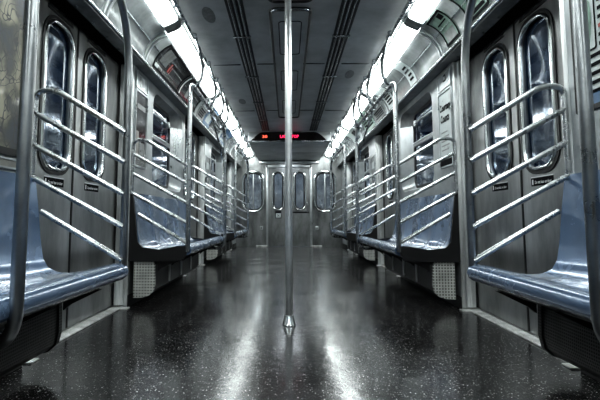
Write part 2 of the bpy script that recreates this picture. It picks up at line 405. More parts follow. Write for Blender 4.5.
# ------------------------------------------------------------------ side doors
dn = 1
for (y0, y1) in DOORS:
    for s in (-1, 1):
        root = sroot('door_%d' % dn, (s*UD, (y0+y1)/2, 0)); dn += 1
        ym = (y0+y1)/2-.05
        for li, (a, b) in enumerate(((y0+.0, ym-.006), (ym+.006, y1-.0))):
            c = ym + (-.21 if li == 0 else .265)
            hw = .16; z0, z1 = .90, 1.725
            bm = bmesh.new(); hole = rrect(c-hw, c+hw, z0, z1, .12)
            plate(bm, rrect(a, b, .018, 1.798, .004, 2), [hole], lambda p, q: Vector((s*UD, p, q)), df=(s*.03, 0, 0))
            # raised stiffener ribs beside the seam
            leaf = obj('door_leaf', bm, 'door', root)
            bm = bmesh.new(); plate(bm, rrect(c-hw-.022, c+hw+.022, z0-.022, z1+.022, .14), [rrect(c-hw-.004, c+hw+.004, z0-.004, z1+.004, .123)], lambda p, q: Vector((s*(UD-.006), p, q)), df=(s*.006, 0, 0))
            obj('window_gasket', bm, 'gasket', leaf)
            bm = bmesh.new(); path = [(s*(UD-.004), p, q) for p, q in rrect(c-hw+.008, c+hw-.008, z0+.008, z1-.008, .115)]; tube(bm, path, .011, 8, closed=True)
            obj('window_ring', bm, 'ring', leaf)
            bm = bmesh.new(); plate(bm, rrect(c-hw+.001, c+hw-.001, z0+.001, z1-.001, .12), [], lambda p, q: Vector((s*(UD+.018), p, q)), df=(s*.006, 0, 0))
            obj('window_pane', bm, 'glass', leaf)
            bm = sbox(bmesh.new(), s, UD-.004, UD+.002, c-.14, c+.14, 1.758, 1.782, .001)
            for i in range(3): pass
            obj('vent_slot', bm, 'gap', leaf)
            # notice decal
            f = wallf(s, UD, c, .838)
            bm = bmesh.new(); plate(bm, rect(-.105, .105, -.022, .022), [], wallf(s, UD, c, .838, .0015), df=(s*.001, 0, 0))
            st = obj('notice_sticker', bm, 'ink', leaf, smooth=False); st['label'] = 'black sticker reading Do not lean on door'
            bm = text_bm('Do not lean on door', .017, wallf(s, UD, c+(0.012 if s < 0 else -.012), .836, .0030), width=.155, bold=.012)
            obj('lettering', bm, 'white_ink', st, smooth=False, recalc=False)
            bm = bmesh.new(); plate(bm, rect(-.105, .105, .0235, .028), [], wallf(s, UD, c, .838, .0025), df=(s*.001, 0, 0)); plate(bm, rect(-.094, -.083, -.014, .014), [], wallf(s, UD, c, .838, .0027), df=(s*.001, 0, 0))
            obj('white_edge', bm, 'white_ink', st, smooth=False)
        bm = sbox(bmesh.new(), s, UD-.004, UD+.02, ym-.009, ym+.009, .02, 1.795, .002); obj('rubber_seal', bm, 'black', root)
        for ye in (y0+.004, y1-.012-.01): 
            bm = sbox(bmesh.new(), s, UD-.007, UD-.001, ye, ye+.018, .02, 1.795, .001); obj('edge_seal', bm, 'black', root)

# ------------------------------------------------------------------ bay windows
wn = 1
for bi in (0, 1, 2):
    y0, y1 = BAYS[bi]
    wy0, wy1 = ((-.1, .9) if bi == 0 else (y0+.54, y1-.12))
    cy = (wy0+wy1)/2 - (0 if bi == 0 else .06); hw = (wy1-wy0)/2*(.86 if bi == 0 else .68); z0, z1 = 1.34+(.92-1.34)*.93, 1.34+(1.755-1.34)*.93
    for s in (-1, 1):
        root = sroot('window_%d' % wn, (s*(UW+.08), cy, z0)); wn += 1; u = UW+.082
        bm = bmesh.new(); plate(bm, rrect(cy-hw-.01, cy+hw+.01, z0-.01, z1+.01, .12), [rrect(cy-hw+.022, cy+hw-.022, z0+.022, z1-.022, .10)], lambda p, q: Vector((s*(u-.006), p, q)), df=(s*.012, 0, 0))
        obj('window_gasket', bm, 'gasket', root)
        bm = bmesh.new(); plate(bm, rrect(cy-hw, cy+hw, z0, z1, .11), [], lambda p, q: Vector((s*(u+.004), p, q)), df=(s*.006, 0, 0))
        obj('pane', bm, 'glass', root)
        bm = sbox(bmesh.new(), s, u-.014, u+.004, cy-hw+.02, cy+hw-.02, 1.375, 1.41, .004)
        sbox(bm, s, u-.022, u-.012, cy-hw+.02, cy+hw-.02, 1.40, 1.415, .003); obj('transom_bar', bm, 'wall_rim', root)
        bm = bmesh.new(); tube(bm, fillet([(s*(u-.008), cy-hw+.05, 1.60), (s*(u-.03), cy-hw+.07, 1.60), (s*(u-.03), cy+hw-.10, 1.60), (s*(u-.008), cy+hw-.08, 1.60)], .015), .008, 8)
        sbox(bm, s, u-.035, u-.002, cy+hw-.17, cy+hw-.11, 1.57, 1.63, .006)
        obj('vent_latch', bm, 'wall_rim', root)

# ------------------------------------------------------------------ end bulkhead
bm = bmesh.new(); yw = YB
DW = (-.475, .475, .0, 1.80)
bw = [rrect(sx*.82-.235, sx*.82+.235, .80, 1.70, .19) for sx in (-1, 1)]
plate(bm, rect(-1.34, 1.34, 0, 2.2), bw+[[(DW[0], .001), (DW[1], .001), (DW[1], DW[3]), (DW[0], DW[3])]], lambda a, b: Vector((a, yw, b)), df=(0, .06, 0))
struct(obj('wall_back', bm, 'endwall'))
bm = bmesh.new()
for sx in (-1, 1):
    a, b = sorted((sx*.475, sx*.525)); box(bm, a, b, yw-.03, yw, 0, 1.85, .006)
box(bm, -.525, .525, yw-.03, yw, 1.80, 1.855, .006); box(bm, -.68, .68, yw-.05, yw, 1.885, 1.945, .012)
o = obj('trim', bm, 'wall_rim'); o.name = 'trim_%d' % k; k += 1; struct(o)
bm = bmesh.new()
for sx in (-1, 1):
    a, b = sorted((sx*.50, sx*.74)); box(bm, a, b, yw-.06, yw, 0, .028, .004)
o = obj('trim', bm, 'thresh'); o.name = 'trim_%d' % k; k += 1; struct(o)
# end door
root = sroot('door_%d' % dn, (0, yw, 0))
for li, (a, b) in enumerate(((-.474, -.004), (.004, .474))):
    c = -.245 if li == 0 else .245; hw = .125
    bm = bmesh.new(); plate(bm, rect(a, b, .012, 1.795), [rrect(c-hw, c+hw, .83, 1.70, .125)], lambda p, q: Vector((p, yw-.012, q)), df=(0, .04, 0))
    leaf = obj('door_leaf', bm, 'endwall', root)
    bm = bmesh.new(); tube(bm, [(p, yw-.014, q) for p, q in rrect(c-hw, c+hw, .83, 1.70, .125, 10)], .020, 8, closed=True); obj('window_ring', bm, 'ring', leaf)
    bm = bmesh.new(); tube(bm, [(p, yw-.010, q) for p, q in rrect(c-hw+.03, c+hw-.03, .86, 1.67, .09, 10)], .010, 8, closed=True); obj('window_gasket', bm, 'gasket', leaf)
    bm = bmesh.new(); plate(bm, rrect(c-hw+.01, c+hw-.01, .84, 1.69, .11), [], lambda p, q: Vector((p, yw+.006, q)), df=(0, .006, 0)); obj('window_pane', bm, 'clear', leaf)
    if li == 0:
        bm = box(bmesh.new(), c-.07, c+.07, yw-.016, yw-.013, .64, .80); st = obj('notice_sticker', bm, 'ink', leaf, smooth=False); st['label'] = 'small square white sticker with black figure'
        bm = box(bmesh.new(), c-.055, c+.055, yw-.018, yw-.016, .655, .75)
        obj('print', bm, 'card_white', st, smooth=False)
        bm = bmesh.new(); tube(bm, [(c-.03, yw-.019, .67), (c, yw-.019, .705), (c+.03, yw-.019, .67)], .006, 6); tube(bm, [(c-.03, yw-.019, .735), (c, yw-.019, .70), (c+.03, yw-.019, .735)], .006, 6); obj('symbol', bm, 'ink', st)
    else:
        bm = box(bmesh.new(), c-.16, c+.20, yw-.016, yw-.013, .755, .79); st = obj('notice_sticker', bm, 'ink', leaf, smooth=False); st['label'] = 'long narrow black sticker'
bm = tube(bmesh.new(), fillet([(.41, yw-.012, 1.0), (.41, yw-.05, 1.0), (.41, yw-.05, .78), (.41, yw-.012, .78)], .02), .010, 8); obj('door_handle', bm, 'tube', root)
bm = box(bmesh.new(), -.006, .006, yw-.014, yw, .015, 1.79); obj('rubber_seal', bm, 'black', root)
for i, sx in enumerate((-1, 1)):
    c = sx*.82
    r2 = sroot('window_%d' % wn, (c, yw, .80)); wn += 1
    bm = bmesh.new(); tube(bm, [(p, yw-.003, q) for p, q in rrect(c-.235, c+.235, .80, 1.70, .19, 8)], .026, 8, closed=True); obj('window_ring', bm, 'ring', r2)
    bm = bmesh.new(); tube(bm, [(p, yw+.004, q) for p, q in rrect(c-.200, c+.200, .835, 1.665, .16, 8)], .012, 8, closed=True); obj('window_gasket', bm, 'gasket', r2)
    bm = bmesh.new(); plate(bm, rrect(c-.23, c+.23, .805, 1.695, .185), [], lambda p, q: Vector((p, yw+.02, q)), df=(0, .006, 0)); obj('pane', bm, 'clear', r2)
    bm = box(bmesh.new(), c-.012, c+.012, yw+.0, yw+.02, .82, 1.68, .003); obj('mullion', bm, 'wall_rim', r2)
    bm = box(bmesh.new(), sx*.63-.035, sx*.63+.035, yw-.02, yw, .38, .46, .006)
    b2 = lathe(bmesh.new(), (0, 0, 0), [(.012, 0), (.012, .012)], 12)
    t = obj('lock_plate', bm, 'wall_rim'); tag(t, 'small square lock plate low on the end wall %s of the end door' % SIDE[sx], 'lock plate', 'lock plates on the end wall')
    for v in b2.verts: v.co = Vector((sx*.63+v.co.x, yw-.02-v.co.z, .42+v.co.y))
    obj('keyhole', b2, 'black', t)
# neighbouring carriage seen through the end windows
bm = box(bmesh.new(), -1.3, 1.3, YB+1.7, YB+1.75, 0, 2.2); box(bm, -1.35, -1.3, YB+.3, YB+1.75, 0, 2.2); box(bm, 1.3, 1.35, YB+.3, YB+1.75, 0, 2.2); box(bm, -1.3, 1.3, YB+.3, YB+1.75, -.05, 0)
for q in range(5): box(bm, -1.1+q*.5, -1.06+q*.5, YB+1.0, YB+1.04, 0, 2.1)
o = obj('wall', bm, 'beyond'); o.name = 'wall_beyond'; struct(o)
# rear wall behind the viewer
bm = box(bmesh.new(), -1.34, 1.34, YA-.06, YA, 0, 2.2); o = obj('wall', bm, 'endwall'); o.name = 'wall_front'; struct(o)

# ------------------------------------------------------------------ benches
WHERE = {0: 'nearest', 1: 'middle', 2: 'farthest'}
PROF = [(.795, .372), (.768, .374), (.748, .388), (.742, .410), (.750, .434), (.772, .446), (.81, .443), (.88, .427), (.95, .410), (1.01, .402), (1.06, .405),
        (1.105, .425), (1.130, .465), (1.145, .55), (1.158, .66), (1.172, .76), (1.182, .82), (1.188, .834), (1.202, .836)]
def bench(s, bi):
    y0, y1 = BAYS[bi]; y0 += .03; y1 -= .0 if bi else 0.0
    root = thing('subway_bench', (s*.96, (y0+y1)/2, 0), 'x', 'bench', 'blue bench seats along both sides')
    root['label'] = {
        (-1, 0): 'glossy blue bench seat nearest on the left, below the framed map', (1, 0): 'glossy blue bench seat nearest on the right, below the printed poster',
        (-1, 1): 'second blue bench seat on the left, beyond the first door', (1, 1): 'second blue bench seat on the right, under the Courtesy Counts poster',
        (-1, 2): 'small-looking farthest blue bench seat on the left near end wall', (1, 2): 'small-looking farthest blue bench seat on the right near end wall'}[(s, bi)]
    n = round((y1-y0)/.44); w = (y1-y0)/n; NY = n*10
    bm = bmesh.new(); cols = []; half = (y0+y1)/2
    top = PROF; bot = [(p[0]+.0, p[1]) for p in PROF]
    for j in range(NY+1):
        y = y0 + (y1-y0)*j/NY; t = ((y-y0)/w) % 1.0
        d = math.sin(PI*t)**.55 if 0 < t < 1 else 0
        col = []
        for i, (u, h) in enumerate(top):
            k1 = max(0, min(1, (i-6)/2.0))*max(0, min(1, (17-i)/2.0))
            sc = .016*k1*d
            if i >= 12: uu, hh = u+sc*.9, h
            elif i <= 8: uu, hh = u, h-sc*.8
            else: uu, hh = u+sc*.6, h-sc*.5
            col.append((min(uu, 1.202), hh))
        # underside
        under = [(1.202, .40), (1.10, .375), (1.0, .362), (.88, .362), (.82, .366)]
        loop = [bm.verts.new((s*u, y, h)) for u, h in col+under]; cols.append(loop)
    L_ = len(cols[0])
    for A, B in zip(cols, cols[1:]):
        for i in range(L_): bm.faces.new((A[i], A[(i+1) % L_], B[(i+1) % L_], B[i]))
    bm.faces.new(cols[0]); bm.faces.new(cols[-1][::-1])
    obj('seat_shell', bm, 'seat', root, angle=50)
    # worn rounded front edge
    bm = bmesh.new(); rings = []; r0 = .037; E = .03
    ys = [(y0-.006+E*(1-math.cos(q*PI/10)), math.sin(q*PI/10)) for q in range(1, 6)]; ys += [(y1+.006-(y-y0+.006), r) for y, r in reversed(ys)]
    for y, r in ys: rings.append([bm.verts.new((s*(.792-r0*1.15*(.3+.7*r)*math.cos(2*PI*q/18)), y, .410+r0*(.25+.75*r)*math.sin(2*PI*q/18))) for q in range(18)])
    for A, B in zip(rings, rings[1:]):
        for q in range(18): bm.faces.new((A[q], A[(q+1) % 18], B[(q+1) % 18], B[q]))
    bm.faces.new(rings[0]); bm.faces.new(rings[-1][::-1])
    obj('front_edge', bm, 'seat_lip', root)
    # black end plates with the same L outline
    for ye in ((y0-.022,) if bi == 0 else (y0-.022, y1+.002)):
        poly = [(.80, .337), (1.0, .329), (1.203, .329), (1.203, .848), (1.192, .846), (1.178, .80), (1.165, .70), (1.150, .56), (1.138, .47), (1.10, .43), (.98, .415), (.84, .44), (.785, .44), (.770, .40)]
        bm = extr(bmesh.new(), poly, lambda a, p, q: Vector((s*p, a, q)), ye, ye+.02)
        o = obj('end_plate', bm, 'black', root, smooth=False)
    bm = bmesh.new()
    sbox(bm, s, .86, 1.17, y0+.02, y1-.02, .335, .362, .004)
    obj('seat_support', bm, 'black', root)
    for q in range(n+1):
        yy = y0+.05+(y1-y0-.1)*q/n
        poly = [(.84, .338), (1.0, .338), (1.0, .25), (.97, .275)]
        bm = extr(bmesh.new(), poly, lambda a, p, q2: Vector((s*p, a, q2)), yy-.012, yy+.012); obj('bracket', bm, 'black', root, smooth=False)
def heater(s, bi):
    y0, y1 = BAYS[bi]; y0 += .04; y1 -= .05
    root = thing('heater_box', (s*1.1, (y0+y1)/2, 0), '%s perforated heater box under the %s bench on the %s side' % ('dark', WHERE[bi], SIDE[s]), 'heater', 'heater boxes under the benches')
    prof = [(1.165, .322), (1.035, .322), (1.02, .305), (1.015, .16), (1.025, .115), (1.055, .085), (1.10, .072), (1.165, .070)]
    bm = extr(bmesh.new(), prof, lambda a, p, q: Vector((s*p, a, q)), y0+.02, y1-.02); obj('guard', bm, 'perf_dark', root, angle=30)
    bm = bmesh.new()
    pr2 = [(1.168, .326), (1.031, .326), (1.014, .308), (1.009, .16), (1.02, .11), (1.052, .08), (1.10, .066), (1.168, .064)]
    extr(bm, pr2, lambda a, p, q: Vector((s*p, a, q)), y0-.006, y0+.02); obj('end_cover', bm, 'perf_light', root, angle=30)['label'] = 'pale perforated end cover with rounded lower corner'
    bm = bmesh.new(); extr(bm, pr2, lambda a, p, q: Vector((s*p, a, q)), y1-.02, y1+.006); obj('end_cover', bm, 'perf_dark' if bi == 0 else 'perf_light', root, angle=30)
    n = 3
    for q in range(n):
        yy = y0+(y1-y0)*(q+1)/(n+1); bm = bmesh.new()
        sbox(bm, s, 1.005, 1.02, yy-.010, yy+.010, .13, .32, .003); obj('strap', bm, 'jamb', root)
for bi in (0, 1, 2):
    for s in (-1, 1): bench(s, bi); heater(s, bi)

# ------------------------------------------------------------------ seat end barriers
def barrier(s, y, where, curved=False):
    root = thing('seat_end_barrier', (s*.95, y, .4), 'five-bar sloping steel barrier ' + where, 'barrier', 'sloping barred barriers at seat ends')
    r = .013
    up = 1.193; um = POST
    bm = bmesh.new()
    path = fillet([(s*um, y, 1.03), (s*1.10, y, 1.232), (s*up, y, 1.225), (s*up, y, .83)], [0, .11, .10, 0], 8)
    tube(bm, path, r*1.05, 12); obj('arch_frame', bm, 'tube', root)
    for i in range(4):
        ha = 1.125-.147*i; hb = .895-.145*i
        ua = up if i < 3 else 1.14
        if i == 3: ha = .675
        bm = tube(bmesh.new(), [(s*um, y, hb), (s*ua, y, ha)], r, 12); obj('barrier_bar', bm, 'tube', root)
    for h in (1.02, .85):
        bm = sbox(bmesh.new(), s, up-.006, UW, y-.012, y+.012, h-.012, h+.012, .003); obj('wall_mount', bm, 'tube_dark', root)
barrier(-1, 2.015, 'nearest on the left, in front of first left door')
barrier(1, 2.015, 'nearest on the right, in front of first right door')
barrier(-1, 3.345, 'at near end of second bench on the left')
barrier(1, 3.345, 'at near end of second bench on the right')
barrier(-1, 5.06, 'at far end of second bench on the left')
barrier(1, 5.06, 'at far end of second bench on the right')
barrier(-1, 6.37, 'at near end of farthest bench on the left')
barrier(1, 6.37, 'at near end of farthest bench on the right')
barrier(-1, 8.10, 'farthest away on the left, beside the end wall')
barrier(1, 8.10, 'farthest away on the right, beside the end wall')

# ------------------------------------------------------------------ grab rail hoops
RH = 1.665
def hook(s, y, rail=POST):
    pts = [(s*.775, y, 2.085), (s*.750, y, 2.02), (s*.722, y, 1.93), (s*.700, y, 1.83), (s*.708, y, 1.745), (s*.735, y, 1.695), (s*rail, y, RH)]
    out = []
    P = [Vector(p) for p in pts]
    for i in range(len(P)-1):
        p0 = P[max(i-1, 0)]; p1 = P[i]; p2 = P[i+1]; p3 = P[min(i+2, len(P)-1)]
        for q in range(4):
            t = q/4; out.append(.5*((2*p1)+(-p0+p2)*t+(2*p0-5*p1+4*p2-p3)*t*t+(-p0+3*p1-3*p2+p3)*t**3))
    out.append(P[-1]); return out
def hoop(s, ya, yb, near_straight, far_curved, hooks, label, near_curved=False, rfar=.22):
    root = thing('grab_rail', (s*POST, (ya+yb)/2, .4), label, 'grab rail', 'tall looped grab rails along the seats')
    R = .0175
    pts = []; rs = []
    def add(p, r=0): pts.append((s*p[0], p[1], p[2])); rs.append(r)
    # near leg bottom
    PC = .736
    if near_curved:
        add((.93, ya, .312)); add((PC, ya, .312), .13); 
    else: add((POST, ya, .40))
    add((PC if near_curved else POST, ya, RH), .10 if not near_curved else .2)
    add((PC+.01 if far_curved else POST, yb, RH), rfar)
    if far_curved: add((PC, yb, .312), .13); add((.93, yb, .312))
    else: add((POST, yb, .40))
    bm = tube(bmesh.new(), fillet(pts, rs, 10), R, 14); obj('loop_tube', bm, 'tube_near' if near_curved else 'tube', root)
    for y in hooks:
        bm = tube(bmesh.new(), hook(s, y), .0135, 10); h = obj('hanger', bm, 'tube_mid', root)
        bm = lathe(bmesh.new(), (s*.775, y, 2.07), [(.017, 0), (.024, .012), (.024, .03)], 12); obj('flange', bm, 'tube_dark', h)
        bm = tube(bmesh.new(), [(s*POST, y-.022, RH), (s*POST, y+.022, RH)], .0215, 12); obj('collar', bm, 'tube_dark', h)
    return root
for s in (-1, 1):
    nm = SIDE[s]
    hoop(s, 1.18, 2.03, False, False, [1.35, 1.85], 'nearest tall steel grab rail on the %s, its near leg curving under bench' % nm, near_curved=True, rfar=.40)
    r = hoop(s, 3.345, 5.10, True, True, [3.47, 4.12, 4.62, 5.0], 'tall looped grab rail along the second bench on the %s' % nm)
    bm = tube(bmesh.new(), [(s*POST, 4.22, RH-.005), (s*(POST+.01), 5.02, 1.40), (s*(POST+.004), 5.085, 1.30)], .011, 10); obj('diagonal_brace', bm, 'tube', r)
    r = hoop(s, 6.37, 8.14, True, True, [6.5, 7.0, 7.5, 8.0], 'small-looking tall looped grab rail along the farthest bench on the %s' % nm)
    # long ceiling edge rail
    root = thing('ceiling_rail', (s*.742, 4, 2.07), 'long thin steel rail along the ceiling edge on the %s side' % nm, 'ceiling rail', 'steel rails along the ceiling edges')
    bm = tube(bmesh.new(), [(s*.775, YA+.02, 2.066), (s*.775, YB-.02, 2.066)], .015, 10); obj('rail_tube', bm, 'tube', root)
    y = YA+.3
    while y < YB:
        bm = sbox(bmesh.new(), s, .761, .79, y-.02, y+.02, 2.05, 2.104, .004); obj('bracket', bm, 'tube', root); y += .65

# ------------------------------------------------------------------ centre pole
PY = F/ (104/EYE)
root = thing('grab_pole', (-.028, PY, 0), 'polished steel floor-to-ceiling pole in the middle of the aisle', 'pole')
bm = tube(bmesh.new(), [(-.028, PY, .03), (-.028, PY, CEIL+.01)], .0215, 24); obj('pole_tube', bm, 'pole', root)
bm = lathe(bmesh.new(), (-.028, PY, 0), [(.042, 0), (.042, .006), (.036, .014), (.027, .055), (.025, .060)], 28); obj('floor_flange', bm, 'ring', root)
bm = lathe(bmesh.new(), (-.028, PY, CEIL-.06), [(.024, 0), (.026, .005), (.036, .055), (.05, .066)], 28); obj('ceiling_flange', bm, 'ring', root)

# ------------------------------------------------------------------ ceiling fittings
def ceil_loop(y0, y1, label):
    root = thing('ceiling_frame', (-.01, (y0+y1)/2, CEIL), label, 'ceiling frame', 'long rounded frames along the ceiling')
    z = CEIL-.012; w = .142; x0 = -.012
    bm = bmesh.new()
    b = [(x0+p, q) for p, q in rrect(-w, w, y0, y1, .05)]
    tube(bm, [(p, q, z) for p, q in b], .010, 8, closed=True); obj('frame_edge', bm, 'black', root)
    bm = bmesh.new(); plate(bm, [(x0+p, q) for p, q in rrect(-w+.012, w-.012, y0+.01, y1-.01, .04)], [], lambda p, q: Vector((p, q, CEIL+.0)), df=(0, 0, .004)); obj('cover_panel', bm, 'ceiling', root, smooth=False)
    n = 3
    for i in range(n):
        yy = y0+(y1-y0)*(i+.5)/n
        bm = bmesh.new(); tube(bm, [(x0+p, q, CEIL-.002) for p, q in rrect(-.085, .085, yy-.35*(y1-y0)/7*2, yy+.35*(y1-y0)/7*2, .03)], .004, 6, closed=True); obj('seam', bm, 'gap', root)
    bm = tube(bmesh.new(), fillet([(x0-w+.01, y0+.03, CEIL-.014), (x0-w+.03, y0-.005, CEIL-.022), (x0+w-.03, y0-.005, CEIL-.022), (x0+w-.01, y0+.03, CEIL-.014)], .03), .011, 10); obj('end_bar', bm, 'tube_dark', root)
ceil_loop(1.2, 2.93, 'rounded dark frame on the ceiling at the very top, around the pole head')
ceil_loop(3.03, 6.45, 'long rounded dark frame on ceiling centre, running away from the pole')
for s in (-1, 1):
    root = thing('air_diffuser', (s*.40, 3.5, CEIL), 'long dark triple-slot air diffuser in the ceiling, %s of the pole' % SIDE[s], 'air diffuser', 'slotted air diffusers in the ceiling')
    for i in range(4):
        u = .335+.035*i; bm = sbox(bmesh.new(), s, u, u+.019, YA+.1, 7.55, arc_h(u)-.003, arc_h(u)+.012, 0); obj('slot', bm, 'slot', root, smooth=False)
    for i in range(3):
        u = .356+.035*i; bm = sbox(bmesh.new(), s, u, u+.008, YA+.1, 7.55, arc_h(u)-.010, arc_h(u)+.005, .002); obj('vane', bm, 'tube_dark', root)
    y = .4
    while y < 7.5:
        bm = sbox(bmesh.new(), s, .328, .470, y-.012, y+.012, CEIL-.004, CEIL+.01, .002); obj('cross_clip', bm, 'tube_dark', root); y += 1.05
# ceiling panel joints
jn = bmesh.new()
for y in (1.9, 4.22, 6.1):
    box(jn, -.32, .32, y-.004, y+.004, CEIL+.004, CEIL+.02); box(jn, -.74, -.48, y-.004, y+.004, CEIL-.001, CEIL+.02); box(jn, .48, .74, y-.004, y+.004, CEIL-.001, CEIL+.02)
o = obj('trim', jn, 'gap', smooth=False); o.name = 'trim_%d' % k; k += 1; struct(o)
# oval speaker grilles
for s, y, lab in ((-1, 3.15, 'dark oval speaker grille in the ceiling near the left air diffuser, closest'), (1, 4.55, 'faint oval speaker grille in the ceiling right of the right air diffuser'), (-1, 5.6, 'small dark oval speaker grille in the ceiling farther along on the left')):
    bm = bmesh.new(); x = s*.60
    vs = [bm.verts.new((x+.045*math.cos(t*PI/12), y+.13*math.sin(t*PI/12), arc_h(.6)-.002)) for t in range(24)]
    bm.faces.new(vs); r_ = bmesh.ops.extrude_face_region(bm, geom=list(bm.faces)); [setattr(v, 'co', v.co+Vector((0, 0, .01))) for v in r_['geom'] if isinstance(v, bmesh.types.BMVert)]
    tag(obj('speaker_grille', bm, 'grille'), lab, 'speaker', 'oval speaker grilles in the ceiling')

# ------------------------------------------------------------------ LED sign
YS = 7.6
root = thing('destination_sign', (0, YS, 1.95), 'black ceiling sign across the aisle with glowing red LAST STOP text', 'sign')
def signprof(n=8):
    out = [(-.655, 1.945)]
    for i in range(n+1):
        t = i/n; out.append((-.64+.21*t, 1.948+.145*math.sin(t*PI/2)))
    out += [(-x, z) for x, z in reversed(out)]; return out
bm = extr(bmesh.new(), signprof(), lambda a, p, q: Vector((p-.012, a, q)), YS, YS+.06); obj('sign_glass', bm, 'ledglass', root)
bm = box(bmesh.new(), -.72, .70, YS-.012, YS+.07, 1.932, 1.946, .004); obj('lower_rail', bm, 'tube_dark', root)
f = lambda a, b: Vector((-.0+a, YS-.003, 2.018+b))
obj('lettering', text_bm('LAST STOP', .052, f, width=.315, bold=.02), 'led', root, smooth=False, recalc=False)['label'] = 'glowing red LAST STOP lettering'
f = lambda a, b: Vector((-.415+a, YS-.003, 2.018+b))
obj('lettering', text_bm('30', .050, f, width=.085, bold=.02), 'led_o', root, smooth=False, recalc=False)['label'] = 'glowing orange red digits at left of the sign'

# ------------------------------------------------------------------ lights
BOUND = [-2.55, -.70, 1.25, 3.20, 5.15, 7.10, 9.05, 10.36]
places = ['just behind the viewpoint', 'directly overhead of the viewpoint', 'at the top edge of the photo, nearest', 'beside the second bench, above first advert cards', 'third along, above the second door', 'fourth along, near the ceiling sign', 'last one, against the end wall']
for s in (-1, 1):
    for i, (a, b) in enumerate(zip(BOUND, BOUND[1:])):
        root = thing('ceiling_light', (s*.855, (a+b)/2, 2.05), 'long glowing light panel on the %s, %s' % (SIDE[s], places[i]), 'light', 'fluorescent light panels in both coves')
        a2, b2_ = a+.05, b-.05; bm = bmesh.new()
        prof = [(.932, 2.030), (.927, 2.022), (.89, 2.040), (.85, 2.060), (.832, 2.075), (.834, 2.10), (.92, 2.085)]
        extr(bm, prof, lambda y, p, q: Vector((s*p, y, q)), a2, b2_); obj('diffuser', bm, 'diff', root)
        for (c, d) in ((a+.002, a2+.012), (b2_-.012, b-.002)):
            bm = bmesh.new(); prof2 = [(.938, 2.026), (.925, 2.012), (.88, 2.030), (.84, 2.050), (.822, 2.066), (.825, 2.104), (.93, 2.095)]
            extr(bm, prof2, lambda y, p, q: Vector((s*p, y, q)), c, d); obj('end_cap', bm, 'diffcap', root)

# ------------------------------------------------------------------ cove: ribs and advert cards
def patch(bm, s, y0, y1, t0, t1, eps, th=.002, n=8):
    rows = []
    for j in range(n+1):
        t = t0+(t1-t0)*j/n; p = cove(t, eps); q = cove(t, eps-th)
        rows.append([bm.verts.new((s*p.x, y0, p.y)), bm.verts.new((s*p.x, y1, p.y)), bm.verts.new((s*q.x, y1, q.y)), bm.verts.new((s*q.x, y0, q.y))])
    for A, B in zip(rows, rows[1:]):
        for i in range(4): bm.faces.new((A[i], A[(i+1) % 4], B[(i+1) % 4], B[i]))
    bm.faces.new(rows[0]); bm.faces.new(rows[-1][::-1]); return bm
for s in (-1, 1):
    bm = bmesh.new()
    for y in (1.3, 2.55 if s < 0 else 2.35, 3.30, 5.16, 6.9, 8.4):
        patch(bm, s, y-.035, y-.012, 0.0, 1, .012, .012); patch(bm, s, y+.012, y+.035, 0.0, 1, .012, .012)
    # thin bright tube below stands in for the highlight along the cove
    o = obj('trim', bm, 'wall_rim'); o.name = 'trim_%d' % k; k += 1; struct(o)
    bm = bmesh.new(); p = cove(.52, .004); tube(bm, [(s*p.x, YA, p.y), (s*p.x, YB, p.y)], .0035, 6)
    o = obj('trim', bm, 'ring'); o.name = 'trim_%d' % k; k += 1; struct(o)
def card(s, y0, y1, m, marks, label, frame=None, t0=.06, t1=.95):
    root = thing('advert_card', (s*1.03, (y0+y1)/2, 1.93), label, 'advert card', 'advert cards in the coves')
    bm = patch(bmesh.new(), s, y0, y1, t0, t1, .004, .003); obj('card_sheet', bm, m, root)
    if frame:
        bm = bmesh.new(); e = .012
        patch(bm, s, y0, y0+e, t0, t1, .008, .005); patch(bm, s, y1-e, y1, t0, t1, .008, .005)
        patch(bm, s, y0, y1, t0, t0+.06, .008, .005); patch(bm, s, y0, y1, t1-.06, t1, .008, .005); obj('card_frame', bm, frame, root)
    w = y1-y0
    for (a0, a1, c0, c1, mm) in marks:
        bm = patch(bmesh.new(), s, y0+w*a0, y0+w*a1, c0, c1, .0065, .0022, 4); obj('printed_block', bm, mm, root)
def textlines(n, a0, a1, c0, c1, mm):
    out = []
    for i in range(n):
        t = c0+(c1-c0)*i/n; out.append((a0, a1-random.random()*.25*(a1-a0), t, t+(c1-c0)/n*.5, mm))
    return out
card(-1, 3.50, 4.28, 'card_dark', [(.10, .34, .35, .85, 'card_grey'), (.04, .14, .1, .22, 'card_white'), (.42, .46, .30, .62, 'red_ink'), (.49, .51, .3, .55, 'red_ink')] , 'dark advert card with grey block and red lettering, first in left cove', 'ink')
card(-1, 4.31, 5.10, 'card_dark', [(.02, .06, .08, .92, 'card_white'), (.3, .42, .2, .55, 'card_grey')], 'dark advert card with pale edge stripe, second in left cove', 'ink')
card(-1, 5.24, 5.62, 'card_grey', textlines(4, .15, .85, .15, .55, 'ink')+[(.1, .9, .62, .92, 'card_white')], 'grey and white advert card in left cove above second door')
card(-1, 5.66, 6.04, 'card_blue', [(.15, .8, .2, .7, 'card_white')], 'blue and white advert card in left cove above second door')
card(-1, 6.08, 6.80, 'card_dark', textlines(5, .1, .9, .15, .85, 'card_grey'), 'dark advert card with grey lines in left cove above farthest bench')
card(-1, 7.0, 7.6, 'card_blue', textlines(3, .1, .9, .2, .8, 'card_white'), 'blue advert card with white lines in left cove above farthest bench')
card(1, 2.94, 3.17, 'card_green', [(.15, .85, .12, .40, 'card_grey'), (.15, .4, .70, .86, 'ink'), (.2, .8, .62, .66, 'ink')]+textlines(3, .2, .8, .2, .4, 'ink'), 'black-framed pale green notice card in right cove above first door', 'ink')
card(1, 2.50, 2.78, 'card_green', textlines(4, .15, .85, .15, .85, 'ink'), 'black-framed green notice card in right cove, nearest of all', 'ink')
